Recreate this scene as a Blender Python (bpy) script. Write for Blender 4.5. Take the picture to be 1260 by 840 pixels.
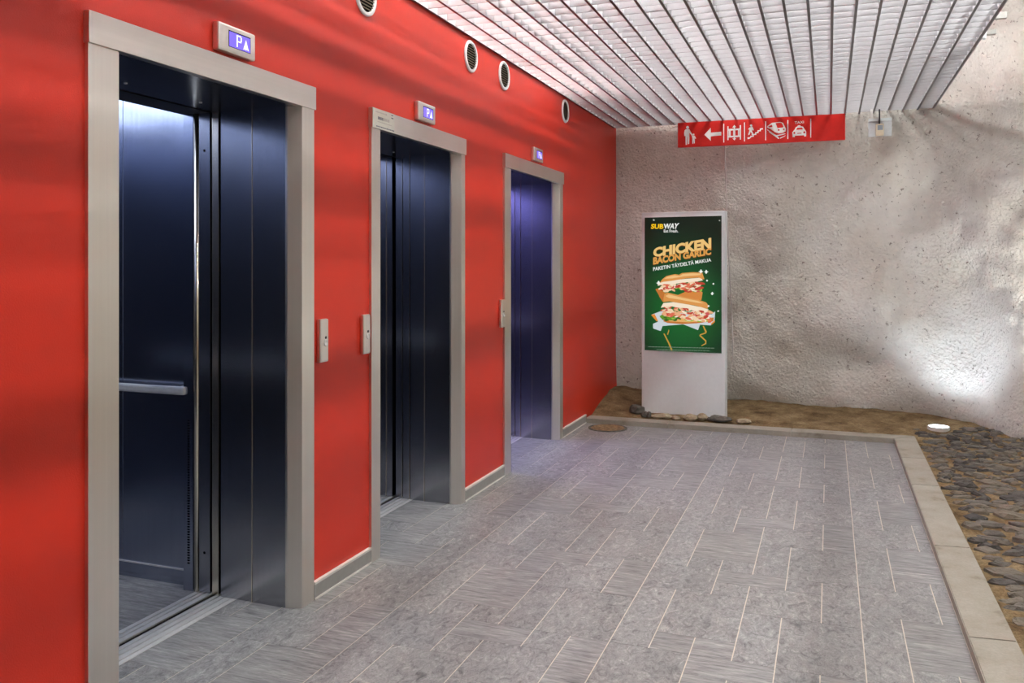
import bpy, bmesh, math, random
from mathutils import Vector, Matrix, noise

for o in list(bpy.data.objects): bpy.data.objects.remove(o)
S = bpy.context.scene
C = S.collection
PI = math.pi
random.seed(7)

# ------------------------------------------------------------------ camera, world, exposure
YAW = math.atan(390 / 1050)
CAMX, CAMZ = 2.096, 1.45
cam = bpy.data.cameras.new('camera'); camo = bpy.data.objects.new('camera', cam); C.objects.link(camo)
cam.sensor_width = 36; cam.lens = 30.0; cam.shift_y = -95 / 1260; cam.clip_start = .05
camo.location = (CAMX, 0, CAMZ); camo.rotation_euler = (PI / 2, 0, YAW)
S.camera = camo
S.view_settings.view_transform = 'Standard'; S.view_settings.look = 'None'
S.view_settings.gamma = 1; S.view_settings.use_curve_mapping = False
S.view_settings.exposure = 0.72
w = bpy.data.worlds.new('world'); S.world = w; w.use_nodes = True
w.node_tree.nodes['Background'].inputs[0].default_value = (.6, .62, .7, 1)
w.node_tree.nodes['Background'].inputs[1].default_value = .02
TUBE_MAIN, TUBE_WALL, FILL_SIDE, CAB, UP = 74.0, 56.0, 104.0, 3.2, 20.0

# ------------------------------------------------------------------ helpers
def tag(o, label=None, cat=None, group=None, kind=None):
    if label: o['label'] = label
    if cat: o['category'] = cat
    if group: o['group'] = group
    if kind: o['kind'] = kind
    return o
def thing(name, label, cat, loc=(0, 0, 0), rotz=0, group=None):
    o = bpy.data.objects.new(name, None); C.objects.link(o)
    o.location = loc; o.rotation_euler = (0, 0, rotz); o.empty_display_size = .1
    return tag(o, label, cat, group)
def wloc(p):
    v = Vector((0, 0, 0))
    while p: v += p.location; p = p.parent
    return v
def obj(name, bm, mat, parent=None, local=False, smooth=False, mats=None):
    me = bpy.data.meshes.new(name)
    if parent is not None and not local:
        bmesh.ops.translate(bm, verts=bm.verts, vec=-wloc(parent))
    bmesh.ops.recalc_face_normals(bm, faces=bm.faces)
    bm.to_mesh(me); bm.free()
    for m in (mats or [mat]): me.materials.append(m)
    if smooth:
        for p in me.polygons: p.use_smooth = True
    o = bpy.data.objects.new(name, me); C.objects.link(o)
    if parent is not None: o.parent = parent
    return o
def struct(name, bm, mat, **k): return tag(obj(name, bm, mat, **k), kind='structure')
def box(x0, x1, y0, y1, z0, z1, bm=None, bev=0):
    b = bm or bmesh.new()
    t = bmesh.new()
    vs = [t.verts.new((x, y, z)) for x in (x0, x1) for y in (y0, y1) for z in (z0, z1)]
    for f in ((0, 1, 3, 2), (4, 6, 7, 5), (0, 4, 5, 1), (2, 3, 7, 6), (0, 2, 6, 4), (1, 5, 7, 3)): t.faces.new([vs[i] for i in f])
    bmesh.ops.recalc_face_normals(t, faces=t.faces)
    if bev: bmesh.ops.bevel(t, geom=list(t.edges), offset=bev, segments=2, affect='EDGES', profile=.6)
    return join(b, t)
def join(b, t, M=None):
    mp = {}
    for v in t.verts: mp[v] = b.verts.new(M @ v.co if M else v.co)
    for f in t.faces:
        try: nf = b.faces.new([mp[v] for v in f.verts]); nf.material_index = f.material_index; nf.smooth = f.smooth
        except ValueError: pass
    t.free(); return b
def prism(pts, h0, h1, fn, bm=None):
    """polygon pts (u,v) extruded between depths h0,h1; fn(u,v,h)->xyz"""
    b = bm or bmesh.new()
    A = [b.verts.new(fn(u, v, h0)) for u, v in pts]; B = [b.verts.new(fn(u, v, h1)) for u, v in pts]
    b.faces.new(A); b.faces.new(B[::-1]); n = len(pts)
    for i in range(n): b.faces.new((A[i], A[(i + 1) % n], B[(i + 1) % n], B[i]))
    return b
def tube(pts, r, n=8, bm=None, caps=True):
    b = bm or bmesh.new(); pts = [Vector(p) for p in pts]; rings = []
    for i, p in enumerate(pts):
        d = (pts[min(i + 1, len(pts) - 1)] - pts[max(i - 1, 0)]).normalized()
        a = d.orthogonal().normalized() if i == 0 else (last - d * last.dot(d)).normalized()
        last = a; c = d.cross(a)
        rr = r[i] if isinstance(r, (list, tuple)) else r
        rings.append([b.verts.new(p + a * rr * math.cos(t) + c * rr * math.sin(t)) for t in [2 * PI * k / n for k in range(n)]])
    for q, s in zip(rings, rings[1:]):
        for k in range(n): b.faces.new((q[k], q[(k + 1) % n], s[(k + 1) % n], s[k]))
    if caps: b.faces.new(rings[0][::-1]); b.faces.new(rings[-1])
    return b
def lathe(prof, M, n=28, bm=None):
    """profile [(r,z)] about local z, placed by matrix M"""
    b = bm or bmesh.new(); rings = []
    for r, z in prof:
        if r < 1e-6: rings.append([b.verts.new(M @ Vector((0, 0, z)))])
        else: rings.append([b.verts.new(M @ Vector((r * math.cos(2 * PI * k / n), r * math.sin(2 * PI * k / n), z))) for k in range(n)])
    for q, s in zip(rings, rings[1:]):
        for k in range(n):
            k2 = (k + 1) % n
            if len(q) == 1 and len(s) == 1: continue
            if len(q) == 1: b.faces.new((q[0], s[k], s[k2]))
            elif len(s) == 1: b.faces.new((q[k], q[k2], s[0]))
            else: b.faces.new((q[k], q[k2], s[k2], s[k]))
    return b

# ------------------------------------------------------------------ materials
def srgb(r, g, b):
    f = lambda c: c / 12.92 if c <= .04045 else ((c + .055) / 1.055) ** 2.4
    return (f(r / 255), f(g / 255), f(b / 255), 1)
class Mat:
    def __init__(s, name):
        s.m = bpy.data.materials.new(name); s.m.use_nodes = True; s.t = s.m.node_tree
        s.b = s.t.nodes['Principled BSDF']
    def n(s, ty, **k):
        nd = s.t.nodes.new(ty)
        for a, v in k.items():
            if isinstance(a, str) and a.startswith('i_'):
                key = a[2:]; nd.inputs[int(key) if key.isdigit() else key.replace('_', ' ')].default_value = v
            else: setattr(nd, a, v)
        return nd
    def l(s, a, b): s.t.links.new(a, b)
    def set(s, **k):
        for a, v in k.items(): s.b.inputs[a.replace('_', ' ')].default_value = v
        return s
    def coord(s, scale=(1, 1, 1), rnd=False):
        g = s.n('ShaderNodeNewGeometry'); mp = s.n('ShaderNodeMapping'); mp.inputs['Scale'].default_value = scale
        s.l(g.outputs['Position'], mp.inputs['Vector'])
        if rnd:
            oi = s.n('ShaderNodeObjectInfo'); mu = s.n('ShaderNodeMath', operation='MULTIPLY'); mu.inputs[1].default_value = 37
            s.l(oi.outputs['Random'], mu.inputs[0])
            cb = s.n('ShaderNodeCombineXYZ'); s.l(mu.outputs[0], cb.inputs[0]); s.l(mu.outputs[0], cb.inputs[2])
            s.l(cb.outputs[0], mp.inputs['Location'])
        return mp.outputs['Vector']
    def noise(s, vec, scale, detail=4, rough=.55, dist=0):
        nd = s.n('ShaderNodeTexNoise'); nd.inputs['Scale'].default_value = scale; nd.inputs['Detail'].default_value = detail
        nd.inputs['Roughness'].default_value = rough; nd.inputs['Distortion'].default_value = dist
        s.l(vec, nd.inputs['Vector']); return nd.outputs['Fac']
    def ramp(s, fac, stops):
        r = s.n('ShaderNodeValToRGB'); e = r.color_ramp.elements
        while len(e) < len(stops): e.new(.5)
        for el, (p, c) in zip(e, stops): el.position = p; el.color = c
        s.l(fac, r.inputs[0]); return r.outputs[0]
    def mix(s, fac, a, b, mode='MIX'):
        m = s.n('ShaderNodeMix', data_type='RGBA', blend_type=mode)
        for i, v in ((0, fac), (6, a), (7, b)):
            if hasattr(v, 'links'): s.l(v, m.inputs[i])
            else: m.inputs[i].default_value = v
        return m.outputs[2]
    def bump(s, h, strength=.3, dist=.01, prev=None):
        b = s.n('ShaderNodeBump'); b.inputs['Strength'].default_value = strength; b.inputs['Distance'].default_value = dist
        s.l(h, b.inputs['Height'])
        if prev: s.l(prev, b.inputs['Normal'])
        return b.outputs['Normal']
    def out(s, col=None, rough=None, nrm=None):
        if col is not None: s.l(col, s.b.inputs['Base Color'])
        if rough is not None: s.l(rough, s.b.inputs['Roughness'])
        if nrm is not None: s.l(nrm, s.b.inputs['Normal'])
        return s.m
def g4(v): return (v, v, v, 1)
def plain(name, col, rough=.5, metal=0, spec=.5, var=.06, scale=30):
    m = Mat(name); m.set(Roughness=rough, Metallic=metal); m.b.inputs['Specular IOR Level'].default_value = spec
    f = m.noise(m.coord(), scale, 3)
    lo = tuple(c * (1 - var) for c in col[:3]) + (1,); hi = tuple(min(1, c * (1 + var)) for c in col[:3]) + (1,)
    return m.out(m.ramp(f, [(.3, lo), (.7, hi)]))
def emis(name, col, st):
    m = Mat(name); m.set(Roughness=.25); m.b.inputs['Base Color'].default_value = (.02, .02, .02, 1)
    m.b.inputs['Emission Color'].default_value = col; m.b.inputs['Emission Strength'].default_value = st
    return m.m
def steel(name, col, rough, aniso=.6, streak=.12, tan='Z'):
    m = Mat(name); m.set(Metallic=1.0)
    sc = {'Z': (70, 70, .8), 'Y': (70, .8, 70)}[tan]
    f = m.noise(m.coord(sc), 1, 4, .6)
    f2 = m.noise(m.coord((2.2, 2.2, 1.4)), 1, 4)
    cc = m.ramp(f, [(.25, tuple(c * (1 - streak) for c in col) + (1,)), (.75, tuple(min(1, c * (1 + streak)) for c in col) + (1,))])
    cc = m.mix(.5, cc, m.ramp(f2, [(.3, g4(.8)), (.7, g4(1))]), 'MULTIPLY')
    rr = None; m.set(Roughness=rough)
    m.b.inputs['Anisotropic'].default_value = aniso
    tg = m.n('ShaderNodeTangent', direction_type='RADIAL', axis='Z' if tan == 'Z' else 'Y'); m.l(tg.outputs[0], m.b.inputs['Tangent'])
    return m.out(cc, rr)
def red_wall():
    m = Mat('red_paint'); v = m.coord()
    f = m.noise(v, 220, 3, .6); f2 = m.noise(v, 1.6, 3)
    c = m.ramp(f2, [(.3, (.52, .020, .0065, 1)), (.7, (.58, .025, .008, 1))])
    m.set(Roughness=.38); m.b.inputs['Specular IOR Level'].default_value = .45
    return m.out(c, None, m.bump(f, .22, .004))
def rock_mat():
    m = Mat('sprayed_concrete'); v = m.coord()
    big = m.noise(v, 1.3, 4); mid = m.noise(v, 9, 5, .6); fine = m.noise(v, 42, 5, .65, .4)
    vo = m.n('ShaderNodeTexVoronoi'); vo.inputs['Scale'].default_value = 34; m.l(v, vo.inputs['Vector'])
    c = m.ramp(big, [(.25, (.71, .68, .60, 1)), (.5, (.81, .80, .745, 1)), (.75, (.86, .86, .83, 1))])
    c = m.mix(.55, c, m.ramp(mid, [(.3, g4(.86)), (.6, g4(1))]), 'MULTIPLY')
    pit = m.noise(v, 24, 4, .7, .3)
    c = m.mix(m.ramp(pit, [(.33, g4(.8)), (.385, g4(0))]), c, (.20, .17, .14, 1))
    m.set(Roughness=.8); m.b.inputs['Specular IOR Level'].default_value = .25
    n = m.bump(mid, .35, .05); n = m.bump(fine, .95, .030, n); n = m.bump(vo.outputs['Distance'], .5, .014, n)
    return m.out(c, None, n)
def tile_mat(name, sc, dist):
    m = Mat(name); v = m.coord(sc, True)
    oi = m.n('ShaderNodeObjectInfo')
    a = m.noise(v, 1, 8, .66, dist); b = m.noise(m.coord((5, 5, 5), True), 1, 5)
    k = m.noise(m.coord((tuple(x * 2.4 for x in sc)), True), 1, 6, .7, dist * 1.6)
    c = m.ramp(a, [(.30, (.085, .088, .09, 1)), (.45, (.225, .229, .23, 1)), (.6, (.31, .314, .31, 1)), (.74, (.52, .52, .505, 1))])
    c = m.mix(.6, c, m.ramp(k, [(.36, g4(.5)), (.52, g4(1)), (.68, g4(1.35))]), 'MULTIPLY')
    c = m.mix(.5, c, m.ramp(oi.outputs['Random'], [(0, (.84, .84, .86, 1)), (.5, (1, .98, .96, 1)), (1, (1.08, 1.08, 1.1, 1))]), 'MULTIPLY')
    c = m.mix(.4, c, m.ramp(b, [(.3, g4(.8)), (.7, g4(1.12))]), 'MULTIPLY')
    m.b.inputs['Specular IOR Level'].default_value = .5
    return m.out(c, m.ramp(a, [(.3, g4(.42)), (.7, g4(.56))]), m.bump(a, .12, .003))
def dirt_mat():
    m = Mat('sandy_dirt'); v = m.coord()
    a = m.noise(v, 6, 6, .65); b = m.noise(v, 60, 5, .7)
    c = m.ramp(a, [(.3, (.10, .062, .030, 1)), (.5, (.24, .165, .085, 1)), (.7, (.36, .28, .16, 1))])
    c = m.mix(.7, c, m.ramp(b, [(.32, g4(.4)), (.6, g4(1.1))]), 'MULTIPLY')
    m.set(Roughness=.95); m.b.inputs['Specular IOR Level'].default_value = .15
    return m.out(c, None, m.bump(b, .8, .02, m.bump(a, .5, .04)))
def stone_mat():
    m = Mat('dark_field_stone'); v = m.coord((1, 1, 1), True); oi = m.n('ShaderNodeObjectInfo')
    a = m.noise(v, 18, 6, .65)
    c = m.ramp(oi.outputs['Random'], [(0, (.060, .056, .052, 1)), (.4, (.115, .105, .092, 1)), (.75, (.17, .145, .11, 1)), (.93, (.13, .12, .11, 1)), (1, (.26, .17, .06, 1))])
    c = m.mix(.75, c, m.ramp(a, [(.3, g4(.55)), (.7, g4(1.35))]), 'MULTIPLY')
    m.set(Roughness=.7); m.b.inputs['Specular IOR Level'].default_value = .35
    return m.out(c, None, m.bump(a, .7, .03))
def kerb_mat():
    m = Mat('cast_concrete'); v = m.coord()
    a = m.noise(v, 5, 5, .6); b = m.noise(v, 90, 4, .6)
    c = m.ramp(a, [(.28, (.16, .135, .095, 1)), (.42, (.27, .25, .205, 1)), (.7, (.33, .31, .265, 1))])
    c = m.mix(.5, c, m.ramp(b, [(.3, g4(.8)), (.7, g4(1.1))]), 'MULTIPLY')
    m.set(Roughness=.85); return m.out(c, None, m.bump(b, .3, .004))

RED = red_wall(); ROCK = rock_mat(); DIRT = dirt_mat(); STONE = stone_mat(); KERB = kerb_mat()
TILEX = tile_mat('stone_tile_cross_grain', (7, 60, 20), .6)
TILEY = tile_mat('stone_tile_veined', (26, 15, 20), 1.6)
GROUT = plain('beige_grout', (.62, .57, .48), .9, var=.1)
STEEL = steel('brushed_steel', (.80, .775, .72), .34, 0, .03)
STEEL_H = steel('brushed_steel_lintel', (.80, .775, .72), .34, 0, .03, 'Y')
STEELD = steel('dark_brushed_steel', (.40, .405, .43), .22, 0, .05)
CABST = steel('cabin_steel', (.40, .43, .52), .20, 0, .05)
EDGE = steel('bright_edge_steel', (.80, .72, .56), .22, 0, .05)
ALU = plain('sill_aluminium', (.74, .74, .72), .42, .35, var=.06)
BLACK = plain('black_gap', (.003, .003, .004), .8, spec=.05)
DARK = plain('dark_lining', (.02, .02, .025), .35)
SKIRT = plain('grey_skirting', (.36, .36, .34), .45, .3)
SKIRTB = plain('skirting_bead', (.70, .69, .64), .45)
GRILLE = plain('pale_grey_lacquer', (.43, .43, .45), .42, spec=.5, var=.03)
GRILLE_SHADE = plain('shaded_blade_underside', (.17, .165, .175), .32, 1.0, var=.04)  # shade under the blades put into a darker underside colour
WHITE = plain('white_powder_coat', (.74, .81, .83), .38, var=.02)
SIGNRED = plain('sign_red', (.66, .012, .006), .42, var=.05)
SIGNW = plain('sign_white', (.92, .92, .90), .5, var=.01)
PLAST = plain('cream_plastic', (.76, .68, .52), .5)
CONC = plain('concrete_slab', (.22, .22, .21), .9, var=.2, scale=4)
PLASTER = plain('pale_plaster', (.66, .63, .58), .85, var=.08, scale=3)

# ------------------------------------------------------------------ entrances: measured extents (y0,y1 outer; o0,o1 opening)
ENT = [dict(y0=1.952, y1=3.158, o0=2.074, o1=3.063), dict(y0=3.642, y1=4.787, o0=3.733, o1=4.727), dict(y0=5.458, y1=6.832, o0=5.585, o1=6.745)]
ZO, ZL = 2.115, 2.212
SP = .020                      # splay of the jambs
GZ = 2.86                      # underside of the ceiling grille
KX0, KX1, KY0, KY1, KH = 2.59, 2.755, 7.55, 7.72, .042

# ------------------------------------------------------------------ setting
# red elevator wall with three openings
bm = bmesh.new(); yy = [-5.0] + [v for e in ENT for v in (e['o0'] - .02, e['o1'] + .02)] + [9.3]
for i in range(0, len(yy), 2): box(-.30, 0, yy[i], yy[i + 1], -.05, 4.1, bm)
for i in range(1, len(yy) - 1, 2): box(-.30, 0, yy[i], yy[i + 1], ZO + .02, 4.1, bm)
struct('wall_left', bm, RED)
struct('wall_rear', box(-.3, 8, -5.2, -5.0, -.05, 4.1), PLASTER)
struct('ceiling', box(-.4, 8, -5.2, 9.6, 4.05, 4.25), CONC)

# floor slab and tiles
fl = struct('floor', box(-.315, KX0 + .01, -5.0, KY0 + .01, -.06, -.0012), GROUT)
UX, UY = .1527, .1547
MOD = [(4, 6, 0, 3), (1, 3, 1, 4), (3, 5, 3, 5), (0, 2, 4, 6), (5, 6, 3, 6), (0, 1, 0, 4), (3, 4, 0, 3), (2, 4, 5, 6), (2, 3, 4, 5), (1, 2, 0, 1), (2, 3, 0, 1), (4, 5, 5, 6)]
cache = {}
rects = []
for mi in range(-1, 3):
    for mj in range(-2, 6):
        for q, (a, b, c0, c1) in enumerate(MOD):
            x0, x1 = .387 + (mi * 6 + a) * UX, .387 + (mi * 6 + b) * UX
            y0, y1 = 3.205 + (mj * 6 + c0) * UY, 3.205 + (mj * 6 + c1) * UY
            g = (x1 - x0 > y1 - y0) or (q in (1, 4, 8) and (mi + mj) % 2 == 0) or random.random() < .12
            x0 = max(x0, -.31); x1 = min(x1, KX0); y1 = min(y1, KY0)
            if x1 - x0 < .012 or y1 - y0 < .012 or y1 < 1.5: continue
            if x0 >= 0: rects.append((x0, x1, y0, y1, g)); continue
            cuts = [y0] + sorted(v for e in ENT for v in (e['o0'], e['o1']) if y0 < v < y1) + [y1]
            for ya, yb in zip(cuts, cuts[1:]):
                mid = (ya + yb) / 2; xi = x0
                if not any(e['o0'] < mid < e['o1'] for e in ENT): xi = 0
                if x1 - xi > .012 and yb - ya > .012: rects.append((xi, x1, ya, yb, g))
for (x0, x1, y0, y1, g) in rects:
    j, jy = .0021, .0011; key = (round(x1 - x0, 4), round(y1 - y0, 4), g)
    if key not in cache:
        wx, wy = (x1 - x0) / 2 - j, (y1 - y0) / 2 - jy
        b_ = box(-wx, wx, -wy, wy, -.005, 0); me = bpy.data.meshes.new('tile'); b_.to_mesh(me); b_.free(); me.materials.append(TILEX if g else TILEY); cache[key] = me
    o = bpy.data.objects.new('tile', cache[key]); C.objects.link(o); o.parent = fl; o.location = ((x0 + x1) / 2, (y0 + y1) / 2, 0)
bm = bmesh.new()
ymin = min(r[2] for r in rects)
for i in range(6):
    for k in range(20):
        x0 = i * KX0 / 6; y1 = 1.35 - k * .31
        box(x0 + .002, x0 + KX0 / 6 - .002, y1 - .306, min(y1, 1.345), -.005, -.0005, bm)
tag(obj('tile', bm, TILEY, fl), kind='stuff')

# skirting along the red wall
for ya, yb in ((-5.0, 1.952), (3.158, 3.642), (4.787, 5.458), (6.832, 7.56)):
    b_ = struct('baseboard_left', box(0, .014, ya, yb, 0, .066), SKIRT)
    obj('top_bead', box(0, .017, ya, yb, .066, .077), SKIRTB, b_)
    obj('floor_bead', box(0, .018, ya, yb, 0, .008), SKIRTB, b_)

# rock wall: plan line, displaced
PLAN = [(-.6, 8.80), (0, 8.78), (.6, 8.83), (1.1, 8.86), (1.65, 8.82), (2.3, 8.74), (2.9, 8.62), (3.25, 8.36), (3.52, 7.88), (3.85, 7.55), (4.4, 7.35), (5.1, 6.9), (5.9, 6.1), (6.5, 4.4), (6.7, 1.5), (6.7, -1.5), (6.6, -5.2)]
def cat(P, t):
    i = min(int(t), len(P) - 2); f = t - i
    p0, p1, p2, p3 = [Vector(P[max(0, min(len(P) - 1, k))]) for k in (i - 1, i, i + 1, i + 2)]
    return .5 * ((2 * p1) + (p2 - p0) * f + (2 * p0 - 5 * p1 + 4 * p2 - p3) * f * f + (3 * p1 - p0 - 3 * p2 + p3) * f ** 3)
cols = []; t = 0.0
while t < len(PLAN) - 1:
    p = cat(PLAN, t); seg = (Vector(PLAN[min(int(t) + 1, len(PLAN) - 1)]) - Vector(PLAN[int(t)])).length
    cols.append((t, p)); t += (.028 if p.y > 6.7 else .12) / max(seg, .2)
cols.append((len(PLAN) - 1.0, Vector(PLAN[-1])))
# lumps: (x, z, radius x, radius z, amount towards the room)
LUMPS = [(2.35, .95, .45, .30, .10), (2.32, .50, .30, .16, -.07), (3.15, 1.75, .35, .45, .09), (2.9, 1.25, .30, .25, -.06), (3.45, 2.7, .5, .35, -.10), (1.5, 1.9, .3, .6, .05),
         (1.95, 2.2, .35, .35, -.05), (3.5, 2.1, .3, .28, .10), (1.55, .25, .5, .2, .05), (2.75, .35, .5, .25, .06), (3.3, .7, .35, .5, -.08), (1.35, 1.2, .14, .8, -.05), (2.7, 2.35, .3, .25, .06)]
zs = [-.25 + .03 * k for k in range(0, 146)]
bm = bmesh.new(); grid = []
for i, (t, p) in enumerate(cols):
    q = cat(PLAN, min(t + .02, len(PLAN) - 1)) - cat(PLAN, max(t - .02, 0)); q.normalize(); nrm = Vector((q.y, -q.x))
    col = []; u = t
    for z in zs:
        P3 = Vector((p.x, p.y, z))
        a = noise.noise(P3 * .75 + Vector((3, 7, 1))) * .16 + noise.noise(P3 * 1.9) * .065 + noise.noise(P3 * 5.2) * .022 + noise.noise(P3 * 14) * .008
        for (lx, lz, rx, rz, am) in LUMPS:
            if p.y > 7.3: a += am * math.exp(-((p.x - lx) / rx) ** 2 - ((z - lz) / rz) ** 2)
        fade = min(1, max(0, (p.x - .1) / .8)) if p.y > 8 else 1
        a *= .25 + .75 * fade
        arch = .0 if z < 2.6 else (z - 2.6) ** 2 * .22 * fade
        foot = .10 * math.exp(-max(0, z) / .16) * -1
        d = a + arch + foot * .6
        col.append(bm.verts.new((p.x + nrm.x * d, p.y + nrm.y * d, z)))
    grid.append(col)
for a, b in zip(grid, grid[1:]):
    for k in range(len(zs) - 1): bm.faces.new((a[k], b[k], b[k + 1], a[k + 1]))
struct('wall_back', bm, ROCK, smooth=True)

# dirt ground around the paving
def gz(x, y):
    z = .012 + .018 * noise.noise(Vector((x * 3, y * 3, 2))) + .012 * noise.noise(Vector((x * 9, y * 9, 5)))
    if y > KY1: z += .02 + .04 * min(1, (y - KY1) / .9)
    if y > KY1 and x < .6: z += .10 * min(1, (.6 - x) / .5) * min(1, (y - KY1) / .8)
    if x > 3.0 and y < 8.2: z += .03 * min(1, (x - 3) / .8)
    return z
def patch(bm, x0, x1, y0, y1, st):
    nx, ny = int((x1 - x0) / st) + 1, int((y1 - y0) / st) + 1
    V = [[bm.verts.new((x, y, gz(x, y))) for y in [y0 + (y1 - y0) * j / ny for j in range(ny + 1)]] for x in [x0 + (x1 - x0) * i / nx for i in range(nx + 1)]]
    for i in range(nx):
        for j in range(ny): bm.faces.new((V[i][j], V[i + 1][j], V[i + 1][j + 1], V[i][j + 1]))
bm = bmesh.new()
patch(bm, -.02, 2.755, KY1 - .02, 9.1, .04); patch(bm, KX1 - .02, 4.6, 2.2, 9.1, .04); patch(bm, 4.6, 7, -5.1, 9.1, .25); patch(bm, KX1 - .02, 4.6, -5.1, 2.2, .25)
ground = struct('ground', bm, DIRT, smooth=True)

# embedded field stones
variants = []
for v in range(12):
    rr = random.Random(v); b_ = bmesh.new(); n = rr.choice((6, 7, 8))
    ang = [2 * PI * (k + rr.uniform(-.3, .3)) / n for k in range(n)]; rad = [rr.uniform(.72, 1.08) for _ in range(n)]
    R0 = [b_.verts.new((r * math.cos(a), r * math.sin(a), -.6)) for a, r in zip(ang, rad)]
    R1 = [b_.verts.new((r * math.cos(a), r * math.sin(a), .15 + rr.uniform(-.12, .12))) for a, r in zip(ang, rad)]
    R2 = [b_.verts.new((r * .72 * math.cos(a + .1), r * .72 * math.sin(a + .1), .45 + rr.uniform(-.22, .22))) for a, r in zip(ang, rad)]
    ct = b_.verts.new((0, 0, .5))
    for k in range(n):
        k2 = (k + 1) % n
        b_.faces.new((R0[k], R0[k2], R1[k2], R1[k])); b_.faces.new((R1[k], R1[k2], R2[k2], R2[k])); b_.faces.new((R2[k], R2[k2], ct))
    me = bpy.data.meshes.new('stone'); b_.to_mesh(me); b_.free(); me.materials.append(STONE); variants.append(me)
rng = random.Random(21); placed = []; tries = 0
while len(placed) < 295 and tries < 60000:
    tries += 1
    y = rng.uniform(3.0, 5.2) if tries < 3000 and len(placed) < 110 else rng.uniform(2.9, 8.1); x = rng.uniform(KX1 + .03, 3.95)
    if x > max(3.12, 2.1 + .19 * y + .14): continue
    big = max(.55, 1.1 - (y - 3) * .11)
    rx = rng.uniform(.06, .15) * big; ry = rx * rng.uniform(.42, .8)
    if x - rx < KX1 + .005: continue
    if (x - 2.97) ** 2 + (y - 8.06) ** 2 < .03: continue
    if y > 7.9 and x > 3.4: continue
    if any(((x - a) / (rx + c)) ** 2 + ((y - b) / (ry + d)) ** 2 < .60 for a, b, c, d in placed): continue
    placed.append((x, y, rx, ry))
for (x, y, rx, ry) in placed:
    o = bpy.data.objects.new('stone', rng.choice(variants)); C.objects.link(o); o.parent = ground
    o.location = (x, y, gz(x, y) + .001); o.scale = (rx, ry, min(rx, .05) * rng.uniform(.45, .8)); o.rotation_euler = (rng.uniform(-.12, .12), rng.uniform(-.12, .12), rng.choice((0, PI)) + rng.uniform(-.35, .35))

# concrete kerb
kerb = thing('kerb', 'pale concrete kerb edging the grey tiled floor, set in mitred lengths', 'kerb', (KX0, KY0, 0))
def kst(pts, name='kerb_stone'):
    b_ = bmesh.new(); A = [b_.verts.new((x, y, -.05)) for x, y in pts]; B = [b_.verts.new((x, y, KH + .003 * noise.noise(Vector((x * 7, y * 7, 0))))) for x, y in pts]
    n = len(pts); b_.faces.new(A[::-1]); b_.faces.new(B)
    for i in range(n): b_.faces.new((A[i], A[(i + 1) % n], B[(i + 1) % n], B[i]))
    top = [e for e in b_.edges if all(v in B for v in e.verts)]
    bmesh.ops.bevel(b_, geom=top, offset=.004, segments=2, affect='EDGES')
    obj('kerb_stone', b_, KERB, kerb)
xs = [-.0, .757, 1.795]
kst([(.004, KY0), (.755, KY0), (.748, KY1), (.004, KY1)])
kst([(.759, KY0), (1.793, KY0), (1.797, KY1), (.752, KY1)])
kst([(1.797, KY0), (KX0, KY0), (KX1, KY1), (1.801, KY1)])
ys = [7.548, 6.83, 6.02, 4.75, 3.63, 2.5, 1.4, .3, -.8, -2.0, -3.4, -5.0]
for i, (a, b) in enumerate(zip(ys, ys[1:])):
    kst([(KX0, a - .001), (KX0, b + .001), (KX1, b + .013), (KX1, (KY1 - .002) if i == 0 else a + .011)])

# ------------------------------------------------------------------ ceiling grille
gr = thing('ceiling_grille', 'pale grey open-cell metal ceiling grille hung above the elevator lobby', 'ceiling grille', (0, 0, GZ))
PX, PY, GH = .1236, .1225, .044
GX1, GY1, GY0 = 2.95, 8.67, -2.2
cb = {}
i = 0
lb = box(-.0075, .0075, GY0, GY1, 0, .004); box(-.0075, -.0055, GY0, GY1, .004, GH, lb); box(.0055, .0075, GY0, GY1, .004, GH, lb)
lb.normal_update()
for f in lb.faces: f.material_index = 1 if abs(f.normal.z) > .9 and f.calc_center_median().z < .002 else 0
me = bpy.data.meshes.new('long_blade'); bmesh.ops.recalc_face_normals(lb, faces=lb.faces); lb.to_mesh(me); lb.free(); me.materials.append(GRILLE); me.materials.append(GRILLE_SHADE)
x = .012
while x < GX1 + .05:
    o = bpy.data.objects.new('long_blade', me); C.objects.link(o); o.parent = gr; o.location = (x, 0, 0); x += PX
GXE = x - PX
mes = []
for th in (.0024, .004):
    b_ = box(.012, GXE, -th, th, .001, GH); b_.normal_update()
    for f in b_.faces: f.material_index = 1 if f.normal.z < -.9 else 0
    m_ = bpy.data.meshes.new('cross_blade'); b_.to_mesh(m_); b_.free(); m_.materials.append(GRILLE); m_.materials.append(GRILLE_SHADE); mes.append(m_)
k = 0; y = GY1
while y > GY0:
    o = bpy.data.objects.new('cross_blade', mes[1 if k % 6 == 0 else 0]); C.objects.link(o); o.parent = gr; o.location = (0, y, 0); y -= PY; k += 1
obj('edge_trim', box(GXE + .0075, GXE + .012, GY0, GY1, GZ - .003, GZ + GH + .006), GRILLE, gr)
for yy_ in (8.3, 6.2, 4.1, 2.0, -.1):
    for xx_ in (.38, 1.5, 2.6):
        obj('hanger_rod', tube([(xx_, yy_, GZ + GH - .002), (xx_, yy_, 4.06)], .003, 6), ALU, gr)

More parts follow.
